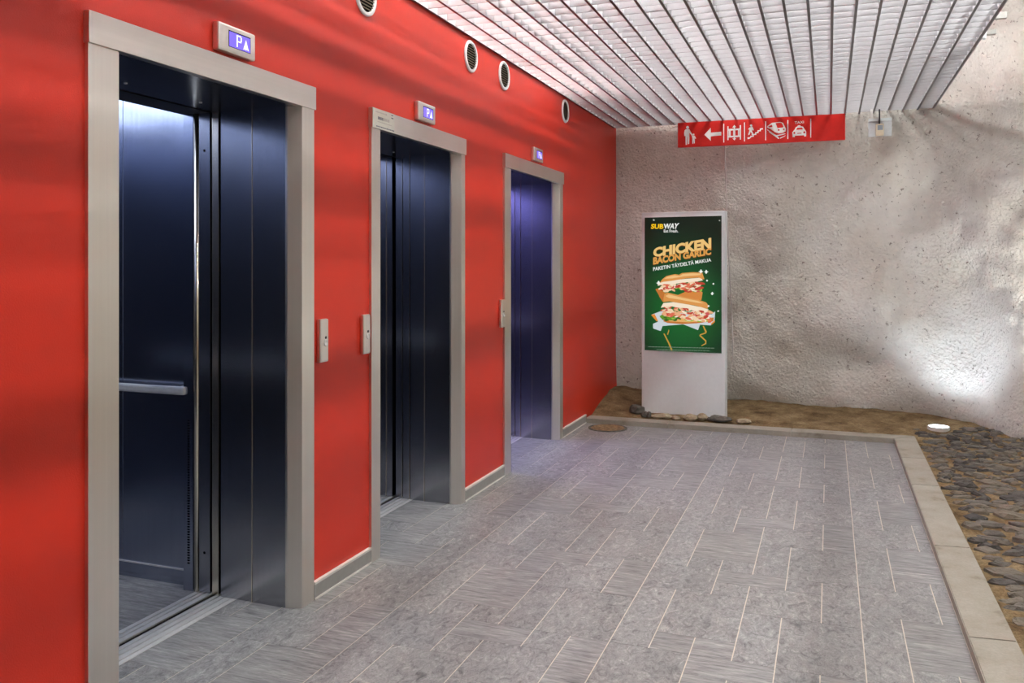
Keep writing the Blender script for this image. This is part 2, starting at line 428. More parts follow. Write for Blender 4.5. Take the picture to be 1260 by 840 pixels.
# fluorescent battens above it
def batten(x, y0, ln, z, st, col, wide=False, lab='white fluorescent batten light mounted above the open ceiling grille', grp='battens above the ceiling grille'):
    key = ('tube', st, col)
    if key not in cache: cache[key] = emis('fluorescent_tube', col + (1,), st)
    t = thing('fluorescent_batten', lab, 'light fitting', (x, y0 + ln / 2, z), 0, grp)
    obj('housing', box(x - .03, x + .03, y0, y0 + ln, z + .035, z + .085, bev=.006), WHITE, t)
    for yy_ in (y0 + .012, y0 + ln - .012): obj('lamp_holder', box(x - .012, x + .012, yy_ - .008, yy_ + .008, z - .018, z + .036), WHITE, t)
    if wide:
        wk = ('wide_emit', st, col)
        if wk not in cache: cache[wk] = emis('soft_emitter', col + (1,), st * .026 * PI / (2 * .20 + .08))
        obj('soft_emitter', box(x - .10, x + .10, y0 + .02, y0 + ln - .02, z - .02, z + .02), cache[wk], t)  # wide glowing box added to soften blade shadows on the rock wall
    else: obj('tube', tube([(x, y0 + .02, z), (x, y0 + ln - .02, z)], .013, 8), cache[key], t, smooth=True)
    for yy_ in (y0 + .25, y0 + ln - .25): obj('hanger_rod', tube([(x, yy_, z + .08), (x, yy_, 4.06)], .003, 6), ALU, t)
for k in range(4): batten(.205, 1.75 + k * 1.25, 1.2, 3.15, TUBE_WALL, (1, .95, .90))
for k in range(8): batten(1.25, -1.6 + k * 1.25, 1.2, 3.36, TUBE_MAIN, (1, .97, .95), k > 6)
for k in range(8): batten(2.35, -1.6 + k * 1.25, 1.2, 3.36, TUBE_MAIN * .6, (1, .97, .95), k > 6)

for k in range(6): batten(3.55, -1.6 + k * 1.25, 1.2, 3.46, FILL_SIDE, (1, .985, .96), False, 'unseen fill light added over the cobbled strip, outside the grille', 'added fill lights over the cobbled strip')  # out-of-view fill row, added to brighten the rock wall and lobby

# ------------------------------------------------------------------ elevators
ENTL = ['stainless steel elevator entrance opening onto the car with the visible handrail',
        'stainless steel elevator entrance with a white notice plate on its lintel',
        'stainless steel elevator entrance closest to the kerb and the drain cover']
CARL = ['dark blue-steel elevator car with a polished handrail and tiled floor', 'elevator car standing behind the entrance with the notice plate', 'violet-lit elevator car standing behind the entrance closest to the kerb']
CCOL = [(.62, .72, 1.0), (.62, .70, 1.0), (.46, .38, 1.0)]
for n_, e in enumerate(ENT):
    y0, y1, o0, o1 = e['y0'], e['y1'], e['o0'], e['o1']; yc = (o0 + o1) / 2
    t = thing('elevator_entrance', ENTL[n_], 'elevator', (0, yc, 0))
    obj('lintel', box(-.01, .022, y0, y1, ZO, ZL, bev=.0015), STEEL_H, t)
    for s in (0, 1):
        a, b = (y0 + .004, o0) if s == 0 else (o1, y1 - .004)
        sg = 1 if s else -1; F = (o1 - SP) if s else (o0 + SP); fo = o1 if s else o0; oo = b if s else a
        jb = prism([(oo, .014), (fo, .014), (F, -.045), (F, -.055), (oo, -.055)], 0, ZO, lambda u, v, h: (v, u, h))
        obj('jamb', jb, STEEL, t)
        # reveal lining panels (thin sheets flush with the jamb)
        ya, yb = sorted((F + sg * .001, F + sg * .035))
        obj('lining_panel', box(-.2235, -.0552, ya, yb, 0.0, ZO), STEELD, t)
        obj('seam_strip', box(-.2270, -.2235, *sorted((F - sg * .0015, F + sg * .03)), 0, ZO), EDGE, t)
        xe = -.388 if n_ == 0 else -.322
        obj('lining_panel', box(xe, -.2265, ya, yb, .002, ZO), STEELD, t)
        def leaf(xa, xb, set_, mat, name):
            f = F
            p, q = sorted((f + sg * set_, f + sg * (set_ + .12)))
            return obj(name, box(xa, xb, p, q, .006, ZO + .05, bev=.002), mat, t)
        if n_ == 0:
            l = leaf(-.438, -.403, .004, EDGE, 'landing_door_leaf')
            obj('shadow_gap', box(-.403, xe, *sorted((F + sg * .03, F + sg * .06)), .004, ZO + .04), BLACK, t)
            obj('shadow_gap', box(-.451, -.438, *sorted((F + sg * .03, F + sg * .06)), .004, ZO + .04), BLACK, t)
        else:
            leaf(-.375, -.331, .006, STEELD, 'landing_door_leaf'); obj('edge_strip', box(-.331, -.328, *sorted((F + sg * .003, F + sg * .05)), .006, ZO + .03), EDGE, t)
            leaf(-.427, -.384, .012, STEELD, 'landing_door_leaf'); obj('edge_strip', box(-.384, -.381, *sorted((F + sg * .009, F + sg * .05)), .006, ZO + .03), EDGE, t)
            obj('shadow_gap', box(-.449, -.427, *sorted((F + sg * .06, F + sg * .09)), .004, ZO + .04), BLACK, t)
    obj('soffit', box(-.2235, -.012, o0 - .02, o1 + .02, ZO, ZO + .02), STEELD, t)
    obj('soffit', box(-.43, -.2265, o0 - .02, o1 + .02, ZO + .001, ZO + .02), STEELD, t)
    for yy_ in (yc - .12, yc + .28): obj('screw', lathe([(0, -.003), (.005, -.002), (.007, .001)], Matrix.Translation((-.33, yy_, ZO)), 10), ALU, t)
    # sill, grooved
    sl = obj('sill', box(-.425, -.31, o0 - .02, o1 + .02, -.04, -.006), DARK, t)
    for xa, xb in ((-.332, -.31), (-.366, -.339), (-.396, -.374), (-.425, -.404)): obj('sill_rail', box(xa, xb, o0 - .02, o1 + .02, -.02, .001), ALU, sl)
    # the car
    c = thing('elevator_car', CARL[n_], 'elevator car', (-.45, yc, 0))
    w0, w1 = o0 - .042, o1 + .042; xb = -2.05
    fl_ = obj('car_floor', box(xb, -.535, w0, w1, -.05, 0.0), TILEX, c)
    csl = obj('car_sill', box(-.535, -.452, w0, w1, -.04, -.006), DARK, c)
    for xa, xb_ in ((-.478, -.452), (-.505, -.485), (-.535, -.512)): obj('sill_rail', box(xa, xb_, w0, w1, -.02, .001), ALU, csl)
    obj('car_ceiling', box(xb, -.56, w0, w1, 2.30, 2.33), CABST, c)
    lm = emis('car_light_panel', CCOL[n_] + (1,), CAB * (3.0 if n_ == 2 else 1))
    for k in range(3): obj('light_panel', box(-1.85 + k * .42, -1.60 + k * .42, w0 + .15, w1 - .15, 2.285, 2.302), lm, c)
    obj('back_panel', box(xb - .03, xb, w0 - .03, w1 + .03, 0, 2.33), CABST, c)
    for s in (0, 1):
        ya, yb = (w0 - .03, w0) if s == 0 else (w1, w1 + .03); inn = w1 if s else w0; sg = 1 if s else -1
        for xa, xc in ((-.995, -.60), (-1.35, -.999), (-1.70, -1.354), (-2.05, -1.704)): obj('side_panel', box(xa, xc, ya, yb, .07, 2.32), CABST, c)
        obj('panel_backing', box(-2.05, -.60, *sorted((inn + sg * .004, inn + sg * .035)), 0, 2.32), ALU, c)
        sk = obj('skirting', box(xb, -.60, *sorted((inn - sg * .006, inn + sg * .02)), 0, .066), CABST, c); obj('top_bead', box(xb, -.60, *sorted((inn - sg * .007, inn + sg * .02)), .066, .071), ALU, sk)
        # front return with perforations and door leaves
        f0 = (o1 - SP) if s else (o0 + SP)
        obj('front_return', box(-.60, -.548, *sorted((f0 + sg * .012, f0 + sg * .10)), .0, 2.32), CABST, c)
        pb = bmesh.new()
        for k in range(56): box(-.578, -.566, *sorted((f0 + sg * .0105, f0 + sg * .014)), .12 + k * .0115, .126 + k * .0115, pb)
        obj('perforation', pb, BLACK, c)
        if n_ == 0:
            obj('car_door_edge', tube([(-.529, f0 + sg * .018, .004), (-.529, f0 + sg * .018, 2.2)], .015, 10), EDGE, c, smooth=True)
            d = obj('car_door_leaf', box(-.512, -.452, *sorted((f0 + sg * .008, f0 + sg * .12)), .006, 2.2, bev=.002), STEELD, c)
            for z_ in (.18, 1.95): obj('screw_hole', lathe([(0, 0), (.006, 0)], Matrix.Translation((-.482, f0 + sg * .0075, z_)) @ Matrix.Rotation(sg * PI / 2, 4, 'X'), 12), BLACK, d)
        else:
            d = obj('car_door_leaf', box(-.492, -.452, *sorted((f0 + sg * .012, f0 + sg * .12)), .006, 2.2, bev=.002), STEELD, c)
            obj('edge_strip', box(-.4955, -.492, *sorted((f0 + sg * .008, f0 + sg * .05)), .006, 2.2), EDGE, d)
            d = obj('car_door_leaf', box(-.538, -.4965, *sorted((f0 + sg * .016, f0 + sg * .12)), .006, 2.2, bev=.002), STEELD, c)
            obj('edge_strip', box(-.5415, -.538, *sorted((f0 + sg * .012, f0 + sg * .05)), .006, 2.2), EDGE, d)
        # handrail on the side wall
        hr = obj('handrail', box(-1.75, -.588, *sorted((inn - sg * .04, inn - sg * .065)), .868, .905, bev=.010), ALU, c)
        for xx_ in (-.70, -1.15, -1.65): obj('bracket', tube([(xx_, inn + sg * .002, .885), (xx_, inn - sg * .048, .885)], .009, 8), EDGE, hr)
        for xx_ in (-.622, -1.74): obj('end_return', box(xx_ - .012, xx_ + .012, *sorted((inn + sg * .001, inn - sg * .05)), .874, .903, bev=.004), ALU, hr)
    obj('door_header', box(-.60, -.452, w0, w1, 2.115, 2.33), DARK, c)
    # unseen shaft surround behind the red wall so that no light leaks in
    sh = bmesh.new(); box(-2.2, -.30, o0 - .30, o0 - .25, -.06, 2.6, sh); box(-2.2, -.30, o1 + .25, o1 + .30, -.06, 2.6, sh); box(-2.25, -2.2, o0 - .3, o1 + .3, -.06, 2.6, sh); box(-2.25, -.30, o0 - .3, o1 + .3, 2.55, 2.6, sh); box(-2.25, -.316, o0 - .3, o1 + .3, -.12, -.06, sh)
    struct('shaft_surround_%d' % (n_ + 1), sh, DARK)

# floor displays over the entrances
SCR = emis('display_violet', (.20, .13, .95, 1), .7); SCRW = emis('display_glyph', (.9, .92, 1, 1), .95)
DISP = [(2.52, 2.771, 'on the wall over the widest stretch of steel lintel'), (4.125, 4.394, ''), (6.046, 6.344, '')]
DL = ['steel floor display with violet screen reading P and an up arrow', 'steel floor display above the lintel that carries the white notice plate', 'steel floor display above the entrance closest to the kerb']
for n_, (a, b, _) in enumerate(DISP):
    t = thing('floor_display', DL[n_], 'display', (0, (a + b) / 2, 2.24)); A, B = a, b * .986
    obj('case', box(0, .030, A, B, 2.228, 2.331, bev=.008), STEEL_H, t, smooth=False)
    W = B - A; s0, s1 = A + W * .27, B - W * .16
    obj('bezel', box(.02, .0306, s0 - .003, s1 + .003, 2.250, 2.311), BLACK, t)
    obj('screen', box(.02, .0309, s0, s1, 2.252, 2.307), SCR, t)
    fn = lambda u, v, h: (h, s0 + (s1 - s0) * u, 2.252 + .055 * v)
    g = prism([(.34, .12), (.39, .12), (.39, .92), (.34, .92)], .0303, .0313, fn)
    for q in ([(.39, .84), (.56, .84), (.56, .92), (.39, .92)], [(.39, .46), (.56, .46), (.56, .54), (.39, .54)], [(.53, .54), (.58, .54), (.58, .84), (.53, .84)]): prism(q, .0303, .0313, fn, g)
    obj('letter', g, SCRW, t)
    obj('arrow', prism([(.66, .1), (.74, .16), (.78, .1), (.84, .16), (.92, .1), (.79, .8)], .0303, .0313, fn), SCRW, t)
# call buttons
CB = [(3.192, 'steel call button panel fixed right beside the wide left-hand jamb bordering the longest lintel'), (3.56, ''), (5.385, '')]
CBL = ['steel call panel fixed nearest the elevator with the visible handrail', 'steel call panel fixed next to the entrance that carries the notice plate', 'steel call panel fixed next to the entrance closest to the kerb']
for n_, (a, _) in enumerate(CB):
    b = a + .066
    t = thing('call_button', CBL[n_], 'call button', (0, (a + b) / 2, 1.02))
    obj('plate', box(0, .021, a, b, 1.02, 1.21, bev=.007), STEEL, t)
    M = Matrix.Translation((.021, a + .041, 1.105)) @ Matrix.Rotation(PI / 2, 4, 'Y')
    obj('button', lathe([(0.015, -.001), (.015, .004), (.011, .0045), (.010, .002), (0, .003)], M, 20), ALU, t, smooth=True)
    obj('key_switch', lathe([(.006, -.001), (.006, .002), (0, .002)], Matrix.Translation((.021, a + .041, 1.128)) @ Matrix.Rotation(PI / 2, 4, 'Y'), 14), DARK, t)
# notice plate on the middle lintel
t = thing('notice_plate', 'small white notice plate with tiny print on a steel lintel', 'notice', (.022, 3.79, 2.12))
e = ENT[1]; obj('plate', box(.0215, .0235, e['y0'] + .001, e['y0'] + .221, ZO + .001, ZL), plain('notice_white', (.74, .76, .68), .4), t)
INK = plain('notice_ink', (.12, .13, .18), .6); INK2 = plain('notice_ink_pale', (.52, .50, .47), .6)
pb, pc = bmesh.new(), bmesh.new(); r2 = random.Random(3)
def dash(b, ua, ub, va, vb): box(.023, .0239, e['y0'] + .002 + .22 * ua, e['y0'] + .002 + .22 * ub, ZO + .1 * va, ZO + .1 * vb, b)
u = .12
while u < .62: d = r2.uniform(.02, .05); dash(pc, u, u + d, .78, .84); u += d + .015
u = .22
while u < .72: d = r2.uniform(.015, .04); dash(pb if u < .42 else pc, u, u + d, .46, .6); u += d + .012
u = .2
while u < .8: d = r2.uniform(.02, .06); dash(pc, u, u + d, .33, .36); u += d + .01
u = .15
while u < .95: d = r2.uniform(.02, .06); dash(pb, u, u + d, .08, .14); u += d + .02
dash(pb, .84, .93, .84, .89); dash(pb, .84, .93, .70, .76)
obj('print', pb, INK, t); obj('print', pc, INK2, t)

# round vents
for n_, (y, lab) in enumerate([(3.61, 'round slatted air vent high on the red wall above the notice plate'), (4.90, 'round slatted air vent of the close pair, the one nearer the notice plate'), (5.48, 'round slatted air vent of the close pair, the one nearer the rock wall'), (6.93, 'round slatted air vent alone on the red wall near the rock wall')]):
    z = 2.745
    t = thing('air_vent', lab, 'vent', (0, y, z), 0, 'round vents high on the red wall')
    M = Matrix.Translation((0, y, z)) @ Matrix.Rotation(PI / 2, 4, 'Y')
    obj('ring', lathe([(.099, -.002), (.099, .006), (.094, .011), (.082, .011), (.078, .004), (.078, -.002)], M, 36), WHITE, t, smooth=False)
    obj('backing', lathe([(.080, .0012), (0, .0012)], M, 28), BLACK, t)
    for k in range(9):
        zz = -.062 + k * .0155; hw = math.sqrt(.078 ** 2 - zz ** 2)
        obj('slat', box(.003, .0085, y - hw, y + hw, z + zz - .0012, z + zz + .0012), plain('vent_slat', (.20, .17, .12), .5) if 'vs' not in cache and not cache.setdefault('vs', None) else bpy.data.materials['vent_slat'], t)

# ------------------------------------------------------------------ hanging direction sign
SY = 8.55
t = thing('direction_sign', 'long red hanging sign with white pictograms and an arrow', 'sign', (1.45, SY, 2.61))
SX0, SX1, SZ0, SZ1 = .683, 2.238, 2.613, 2.846
obj('board', box(SX0, SX1, SY, SY + .035, SZ0, SZ1 + .012, bev=.003), SIGNRED, t)
def sfn(x, y, h):          # zoomed pixel of the sign face -> face position
    f = (x - 72) / 1086; top = 120 - 63 * f; bot = 272 - 54 * f
    return (SX0 + (SX1 - SX0) * f, SY - h, SZ1 - (SZ1 - SZ0) * (y - top) / (bot - top))
def pict(name, polys, mat=SIGNW, h=.0022):
    b_ = bmesh.new()
    for p in polys: prism(p, -.001, h, sfn, b_)
    return obj(name, b_, mat, t)
def circ(x, y, r, n=14, ry=None): return [(x + r * math.cos(2 * PI * k / n), y + (ry or r) * math.sin(2 * PI * k / n)) for k in range(n)]
for x in (385, 522, 660, 802, 946):
    f = (x - 72) / 1086; yt = 120 - 63 * f + 14
    pict('divider', [[(x - 3, yt), (x + 3, yt), (x + 3, yt + 122 + 6 * 0), (x - 3, yt + 122)]])
pict('adult_pictogram', [circ(140, 141, 10), [(127, 153), (152, 152), (160, 168), (176, 190), (170, 196), (152, 176), (153, 205), (151, 248), (142, 250), (141, 205), (138, 205), (136, 254), (126, 255), (126, 200), (124, 196), (118, 198), (116, 180), (119, 162)]])
pict('child_pictogram', [circ(181, 187, 6), [(174, 195), (189, 194), (198, 212), (194, 215), (188, 208), (189, 244), (183, 245), (181, 220), (179, 247), (173, 247), (173, 210), (168, 196), (171, 192)]])
pict('arrow', [[(254, 188), (298, 142), (298, 174), (368, 168), (368, 192), (298, 199), (298, 228)]])
pict('elevator_pictogram', [[(409, 133), (417, 132), (417, 222), (409, 223)], [(491, 126), (499, 125), (499, 218), (491, 219)], [(417, 150), (491, 146), (491, 157), (417, 161)], [(417, 196), (491, 191), (491, 201), (417, 206)], [(419, 161), (431, 160), (431, 197), (419, 198)], [(479, 157), (489, 156), (489, 193), (479, 194)], [(447, 160), (462, 159), (462, 196), (447, 197)],
     [(455, 124), (468, 138), (459, 139), (459, 147), (451, 148), (451, 140), (442, 141)], [(456, 224), (443, 212), (451, 211), (451, 204), (459, 203), (459, 210), (468, 209)]])
for x in (439, 470): pict('passenger_pictogram', [circ(x, 164, 3.5), [(x - 6, 169), (x + 6, 168), (x + 5, 182), (x + 2, 192), (x - 2, 192), (x - 5, 183)]], SIGNRED, .003)
st = [(541, 206)]
for k in range(6): st += [(541 + 14 + k * 14.5, 206 - k * 10), (541 + 14 + k * 14.5, 196 - k * 10)]
st += [(641, 143), (644, 153), (632, 156), (632, 164)]
for k in range(5): st += [(618 - k * 14.5, 165 + k * 10), (618 - k * 14.5, 174 + k * 10)]
st += [(546, 216)]
pict('escalator_pictogram', [[(541, 205), (560, 203), (560, 194), (575, 193), (575, 182), (592, 181), (592, 171), (607, 170), (607, 158), (622, 157), (622, 147), (641, 144), (642, 152), (629, 154), (629, 164), (614, 165), (614, 176), (599, 177), (599, 188), (583, 189), (583, 200), (568, 202), (556, 213), (543, 216)],
     circ(566, 127, 7.5), [(556, 140), (574, 134), (582, 152), (581, 160), (574, 157), (572, 150), (571, 164), (578, 176), (576, 190), (569, 190), (570, 179), (562, 168), (556, 186), (547, 190), (546, 184), (553, 166), (555, 152), (548, 154), (546, 150)]])
pict('train_pictogram', [[(670, 132), (700, 110), (752, 104), (772, 110), (790, 148), (788, 164), (770, 174), (745, 178), (720, 170), (690, 148), (670, 142)], [(671, 152), (712, 180), (708, 183), (671, 157)], [(678, 167), (742, 214), (750, 211), (735, 196), (788, 182), (784, 178), (728, 190), (690, 167)], [(752, 206), (788, 190), (784, 196), (754, 212)]])
pict('train_window', [[(724, 112), (752, 108), (764, 112), (774, 134), (770, 140), (736, 144)], [(676, 134), (700, 122), (704, 136), (684, 140)], circ(744, 156, 6), circ(776, 152, 5)], SIGNRED, .003)
pict('taxi_pictogram', [[(830, 172), (846, 152), (852, 138), (862, 133), (866, 126), (880, 125), (884, 132), (898, 134), (906, 148), (918, 166), (918, 196), (906, 199), (904, 190), (846, 193), (846, 201), (832, 202)]])
pict('taxi_window', [[(855, 155), (861, 143), (892, 141), (898, 152)], circ(843, 175, 6.5), circ(906, 171, 6.5), [(862, 176), (888, 174), (888, 179), (862, 181)]], SIGNRED, .003)
def text_bm(s, quad, fn, h, bold=.0, shear=0):
    cu = bpy.data.curves.new('txt', 'FONT'); cu.body = s; cu.offset = bold; cu.shear = shear; cu.resolution_u = 3; cu.extrude = .01
    ob = bpy.data.objects.new('txt', cu); C.objects.link(ob)
    me = bpy.data.meshes.new_from_object(ob.evaluated_get(bpy.context.evaluated_depsgraph_get()))
    bpy.data.objects.remove(ob); b_ = bmesh.new(); b_.from_mesh(me); bpy.data.meshes.remove(me)
    xs = [v.co.x for v in b_.verts]; ysv = [v.co.y for v in b_.verts]; x0, x1, y0, y1 = min(xs), max(xs), min(ysv), max(ysv)
    bl, br, tr, tl = [Vector(q) for q in quad]
    for v in b_.verts:
        a = (v.co.x - x0) / (x1 - x0); b = (v.co.y - y0) / (y1 - y0)
        p = (bl * (1 - a) + br * a) * (1 - b) + (tl * (1 - a) + tr * a) * b
        v.co = Vector(fn(p.x, p.y, h if v.co.z > 0 else h * .2))
    return b_
obj('lettering', text_bm('TAXI', [(845, 117), (903, 112), (903, 96), (845, 101)], sfn, .0022, .01), SIGNW, t)
for x in (.95, 2.0): obj('hanger', box(x - .008, x + .008, SY + .008, SY + .026, SZ1 + .005, GZ + .03), ALU, t)

# detector box under the grille edge
t = thing('detector_box', 'small cream detector box on a pale plate hung under the grille edge', 'detector', (2.55, 8.5, 2.62))
obj('plate', box(2.437, 2.635, 8.535, 8.541, 2.625, 2.765), plain('pale_blue_plate', (.62, .66, .70), .3), t)
obj('plate_fold', box(2.437, 2.635, 8.52, 8.541, 2.765, 2.79), WHITE, t)
bx_ = obj('case', box(2.498, 2.567, 8.49, 8.536, 2.63, 2.735, bev=.006), PLAST, t)
obj('window', box(2.513, 2.558, 8.4885, 8.4915, 2.678, 2.722), plain('detector_lens', (.30, .36, .42), .15), bx_)
obj('stem', tube([(2.53, 8.51, 2.73), (2.53, 8.51, GZ + .01)], .007, 8), DARK, t)
obj('hanger', box(2.455, 2.475, 8.528, 8.541, 2.788, GZ + .02), ALU, t); obj('hanger', box(2.60, 2.62, 8.528, 8.541, 2.788, GZ + .02), ALU, t)

# bracket under the rock vault, beside the grille edge
t = thing('wall_bracket', 'grey metal channel bracket projecting past the grille edge', 'bracket', (3.0, 6.3, 2.95))
obj('channel', box(2.98, 3.17, 6.25, 6.29, 3.035, 3.075), SKIRT, t); obj('channel', box(2.98, 3.12, 6.32, 6.36, 2.955, 2.985), SKIRT, t)
obj('strut', tube([(3.03, 6.2, 2.90), (3.06, 6.3, 3.04)], .012, 6), WHITE, t)
obj('post', box(2.975, 2.995, 6.24, 6.37, 2.86, 3.30), ALU, t); obj('arm', box(2.3, 2.985, 6.28, 6.31, 3.27, 3.30), ALU, t); obj('post', box(2.3, 2.32, 6.28, 6.31, 3.27, 4.06), ALU, t)

# ------------------------------------------------------------------ advertising totem
tz = .035
t = thing('advertising_totem', 'white free-standing advertising totem with a lit green sandwich poster', 'advertising totem', (.815, 8.02, tz), math.radians(-5))
TW, TH, TD = .79, 1.905, .10
def loc(n, b, m, p=t, **k): return obj(n, b, m, p, local=True, **k)
loc('body', box(-TW / 2, TW / 2, 0, TD, -.03, TH, bev=.008), WHITE)
PXW, PZ0, PZ1 = .362, .600, 1.858
loc('screen_frame', box(-PXW - .012, PXW + .012, -.004, .01, PZ0 - .012, PZ1 + .012, bev=.003), WHITE)
m = Mat('poster_green'); m.set(Roughness=.3)
tc = m.n('ShaderNodeTexCoord'); mp = m.n('ShaderNodeMapping'); mp.inputs['Location'].default_value = (0, 0, -1.0); mp.inputs['Scale'].default_value = (1.25, 0, 1.0); m.l(tc.outputs['Object'], mp.inputs['Vector'])
ln = m.n('ShaderNodeVectorMath', operation='LENGTH'); m.l(mp.outputs[0], ln.inputs[0])
gc = m.ramp(ln.outputs['Value'], [(.0, (.010, .145, .030, 1)), (.30, (.006, .095, .020, 1)), (.55, (.002, .030, .010, 1)), (.80, (.001, .010, .005, 1))])
gn = m.noise(m.coord((1, 1, 1)), 160, 3); sp = m.ramp(gn, [(.6, g4(1)), (.72, g4(1.6))]); gc = m.mix(1, gc, sp, 'MULTIPLY')
m.b.inputs['Base Color'].default_value = (.004, .012, .006, 1); m.l(gc, m.b.inputs['Emission Color']); m.b.inputs['Emission Strength'].default_value = .56
poster = loc('poster', box(-PXW, PXW, -.0065, .0, PZ0, PZ1), m.m)
def ink(name, r, g, b, st=.56):
    if name not in cache: cache[name] = emis('print_' + name, srgb(r, g, b), st)
    return cache[name]
def pfn(x, y, h):      # pixel of the 546 wide poster view -> poster plane
    tt = (y - 71) / 705; l, r = 42 + 10 * tt, 452 + 5 * tt; a = (x - l) / (r - l)
    top, bot = 75 - 8 * a, 772 + 8 * a
    return (-PXW + 2 * PXW * a, -.0065 - h, PZ1 - (PZ1 - PZ0) * (y - top) / (bot - top))
def s2p(x, y): return ((785 + x / 7.636 - 780) * 4.2, (330 + y / 7.636 - 250) * 4.2)
hh = [.0004]
def flat(name, polys, mat, conv=True):
    b_ = bmesh.new(); hh[0] += .00012
    for p in polys: prism([s2p(*q) if conv else q for q in p], -.0002, hh[0], pfn, b_)
    return obj(name, b_, mat, poster, local=True)
loc('lettering', text_bm('SUB', [(76, 134), (146, 134), (146, 108), (80, 108)], pfn, .001, .035), ink('yellow', 255, 205, 20), poster)
loc('lettering', text_bm('WAY', [(147, 134), (222, 134), (232, 104), (147, 107)], pfn, .001, .035), ink('white', 248, 250, 245), poster)
loc('lettering', text_bm('Eat Fresh.', [(148, 153), (225, 153), (225, 138), (148, 138)], pfn, .001, .012), ink('white', 0, 0, 0), poster)
loc('lettering_shadow', text_bm('CHICKEN', [(93, 288), (405, 246), (400, 182), (91, 238)], pfn, .0008, .06), ink('brown', 110, 62, 16), poster)
loc('lettering', text_bm('CHICKEN', [(92, 284), (400, 240), (400, 180), (92, 234)], pfn, .0012, .055), ink('gold', 238, 196, 120), poster)
loc('lettering_shadow', text_bm('BACON GARLIC', [(93, 326), (402, 272), (401, 234), (91, 286)], pfn, .0010, .04), ink('brown', 0, 0, 0), poster)
loc('lettering', text_bm('BACON GARLIC', [(92, 323), (400, 268), (400, 233), (92, 284)], pfn, .0014, .05), ink('gold2', 224, 160, 78), poster)
loc('lettering', text_bm('PAKETIN TÄYDELTÄ MAKUA', [(93, 356), (401, 304), (399, 282), (92, 332)], pfn, .0012, .012), ink('white', 0, 0, 0), poster)
# paper, ribbons
flat('wrapper', [[(115, 455), (205, 420), (700, 440), (732, 412), (725, 500), (690, 545), (590, 540), (572, 592), (430, 540), (230, 560), (212, 608), (138, 585), (135, 540), (185, 520)]], ink('paper', 205, 215, 220))
flat('wrapper_edge', [[(115, 455), (150, 446), (185, 512), (170, 516)], [(690, 530), (730, 495), (728, 515), (700, 538)]], ink('orange', 226, 140, 50))
flat('ribbon', [[(238, 632), (250, 630), (300, 720), (332, 792), (318, 796), (285, 720)], [(275, 640), (290, 590), (296, 600), (284, 645)]], ink('ribbon', 196, 150, 60))
flat('ribbon', [[(615, 552), (626, 550), (655, 604), (648, 622), (598, 640), (652, 690), (650, 720), (606, 744), (604, 736), (640, 714), (640, 696), (584, 646), (590, 632), (640, 612)]], ink('ribbon', 0, 0, 0))
# lower sandwich
flat('bread', [[(240, 490), (720, 470), (715, 505), (560, 528), (420, 538), (280, 530), (238, 515)]], ink('crust', 196, 118, 50))
flat('bread', [[(250, 478), (700, 470), (690, 500), (480, 520), (300, 514)]], ink('crumb', 232, 176, 104))
rg = random.Random(5)
def bits(n, cols, fx, ry0, ry1, x0, x1, s):
    for k in range(n):
        x = rg.uniform(x0, x1); c = fx(x); y = c + rg.uniform(ry0, ry1); a = rg.uniform(-.5, .6); L = rg.uniform(.6, 1.2) * s; Wd = L * rg.uniform(.3, .55)
        pts = []
        for q in range(9):
            th = 2 * PI * q / 9; rr_ = rg.uniform(.75, 1.15); px, py = L * rr_ * math.cos(th), Wd * rr_ * math.sin(th)
            pts.append((x + px * math.cos(a) - py * math.sin(a), y + px * math.sin(a) + py * math.cos(a)))
        flat('filling', [pts], ink(*rg.choice(cols)))
GREEN = [('lettuce', 96, 150, 40), ('lettuce2', 50, 100, 30), ('lettuce3', 150, 190, 70)]
MEAT = [('bacon', 190, 62, 46), ('bacon2', 222, 110, 80), ('cream', 244, 214, 176), ('chicken', 236, 176, 130), ('ham', 206, 84, 84), ('cream2', 250, 232, 206)]
bits(26, GREEN, lambda x: 478 + (x - 200) * .02, -12, 18, 205, 640, 34)
bits(120, MEAT, lambda x: 412 + (x - 240) * .12, -58, 48, 225, 690, 30)
flat('sauce', [[(215, 385), (240, 340), (330, 330), (480, 352), (600, 375), (668, 395), (660, 415), (600, 402), (540, 412), (470, 385), (390, 382), (300, 366), (250, 376)]], ink('cream2', 250, 232, 206))
flat('bread', [[(240, 330), (245, 250), (275, 240), (420, 272), (560, 300), (648, 330), (668, 362), (660, 388), (540, 358), (400, 338), (300, 322)]], ink('loaf', 222, 152, 78))
flat('bread', [[(260, 272), (290, 256), (430, 288), (570, 315), (630, 338), (560, 332), (400, 305), (290, 290)]], ink('loaf_light', 244, 196, 130))
# upper sandwich
flat('bread', [[(380, 262), (470, 222), (580, 212), (612, 235), (600, 308), (540, 298), (430, 276)]], ink('loaf2', 216, 136, 62))
flat('bread', [[(170, 205), (200, 280), (235, 330), (250, 250), (215, 190), (160, 210)]], ink('crust', 0, 0, 0))
bits(16, GREEN, lambda x: 205 + (x - 200) * -.02, -8, 24, 220, 600, 26)
bits(95, MEAT, lambda x: 172, -34, 52, 205, 622, 25)
flat('sauce', [[(185, 175), (215, 138), (300, 128), (450, 108), (590, 96), (615, 120), (560, 132), (430, 142), (330, 160), (250, 158)]], ink('cream2', 0, 0, 0))
flat('bread', [[(205, 148), (232, 112), (270, 82), (350, 64), (390, 72), (420, 52), (520, 44), (606, 48), (628, 110), (612, 108), (580, 94), (450, 104), (320, 128), (240, 138)]], ink('loaf', 0, 0, 0))
flat('bread', [[(250, 108), (280, 90), (350, 74), (395, 82), (430, 62), (520, 54), (596, 56), (600, 70), (440, 84), (330, 104)]], ink('loaf_light', 0, 0, 0))
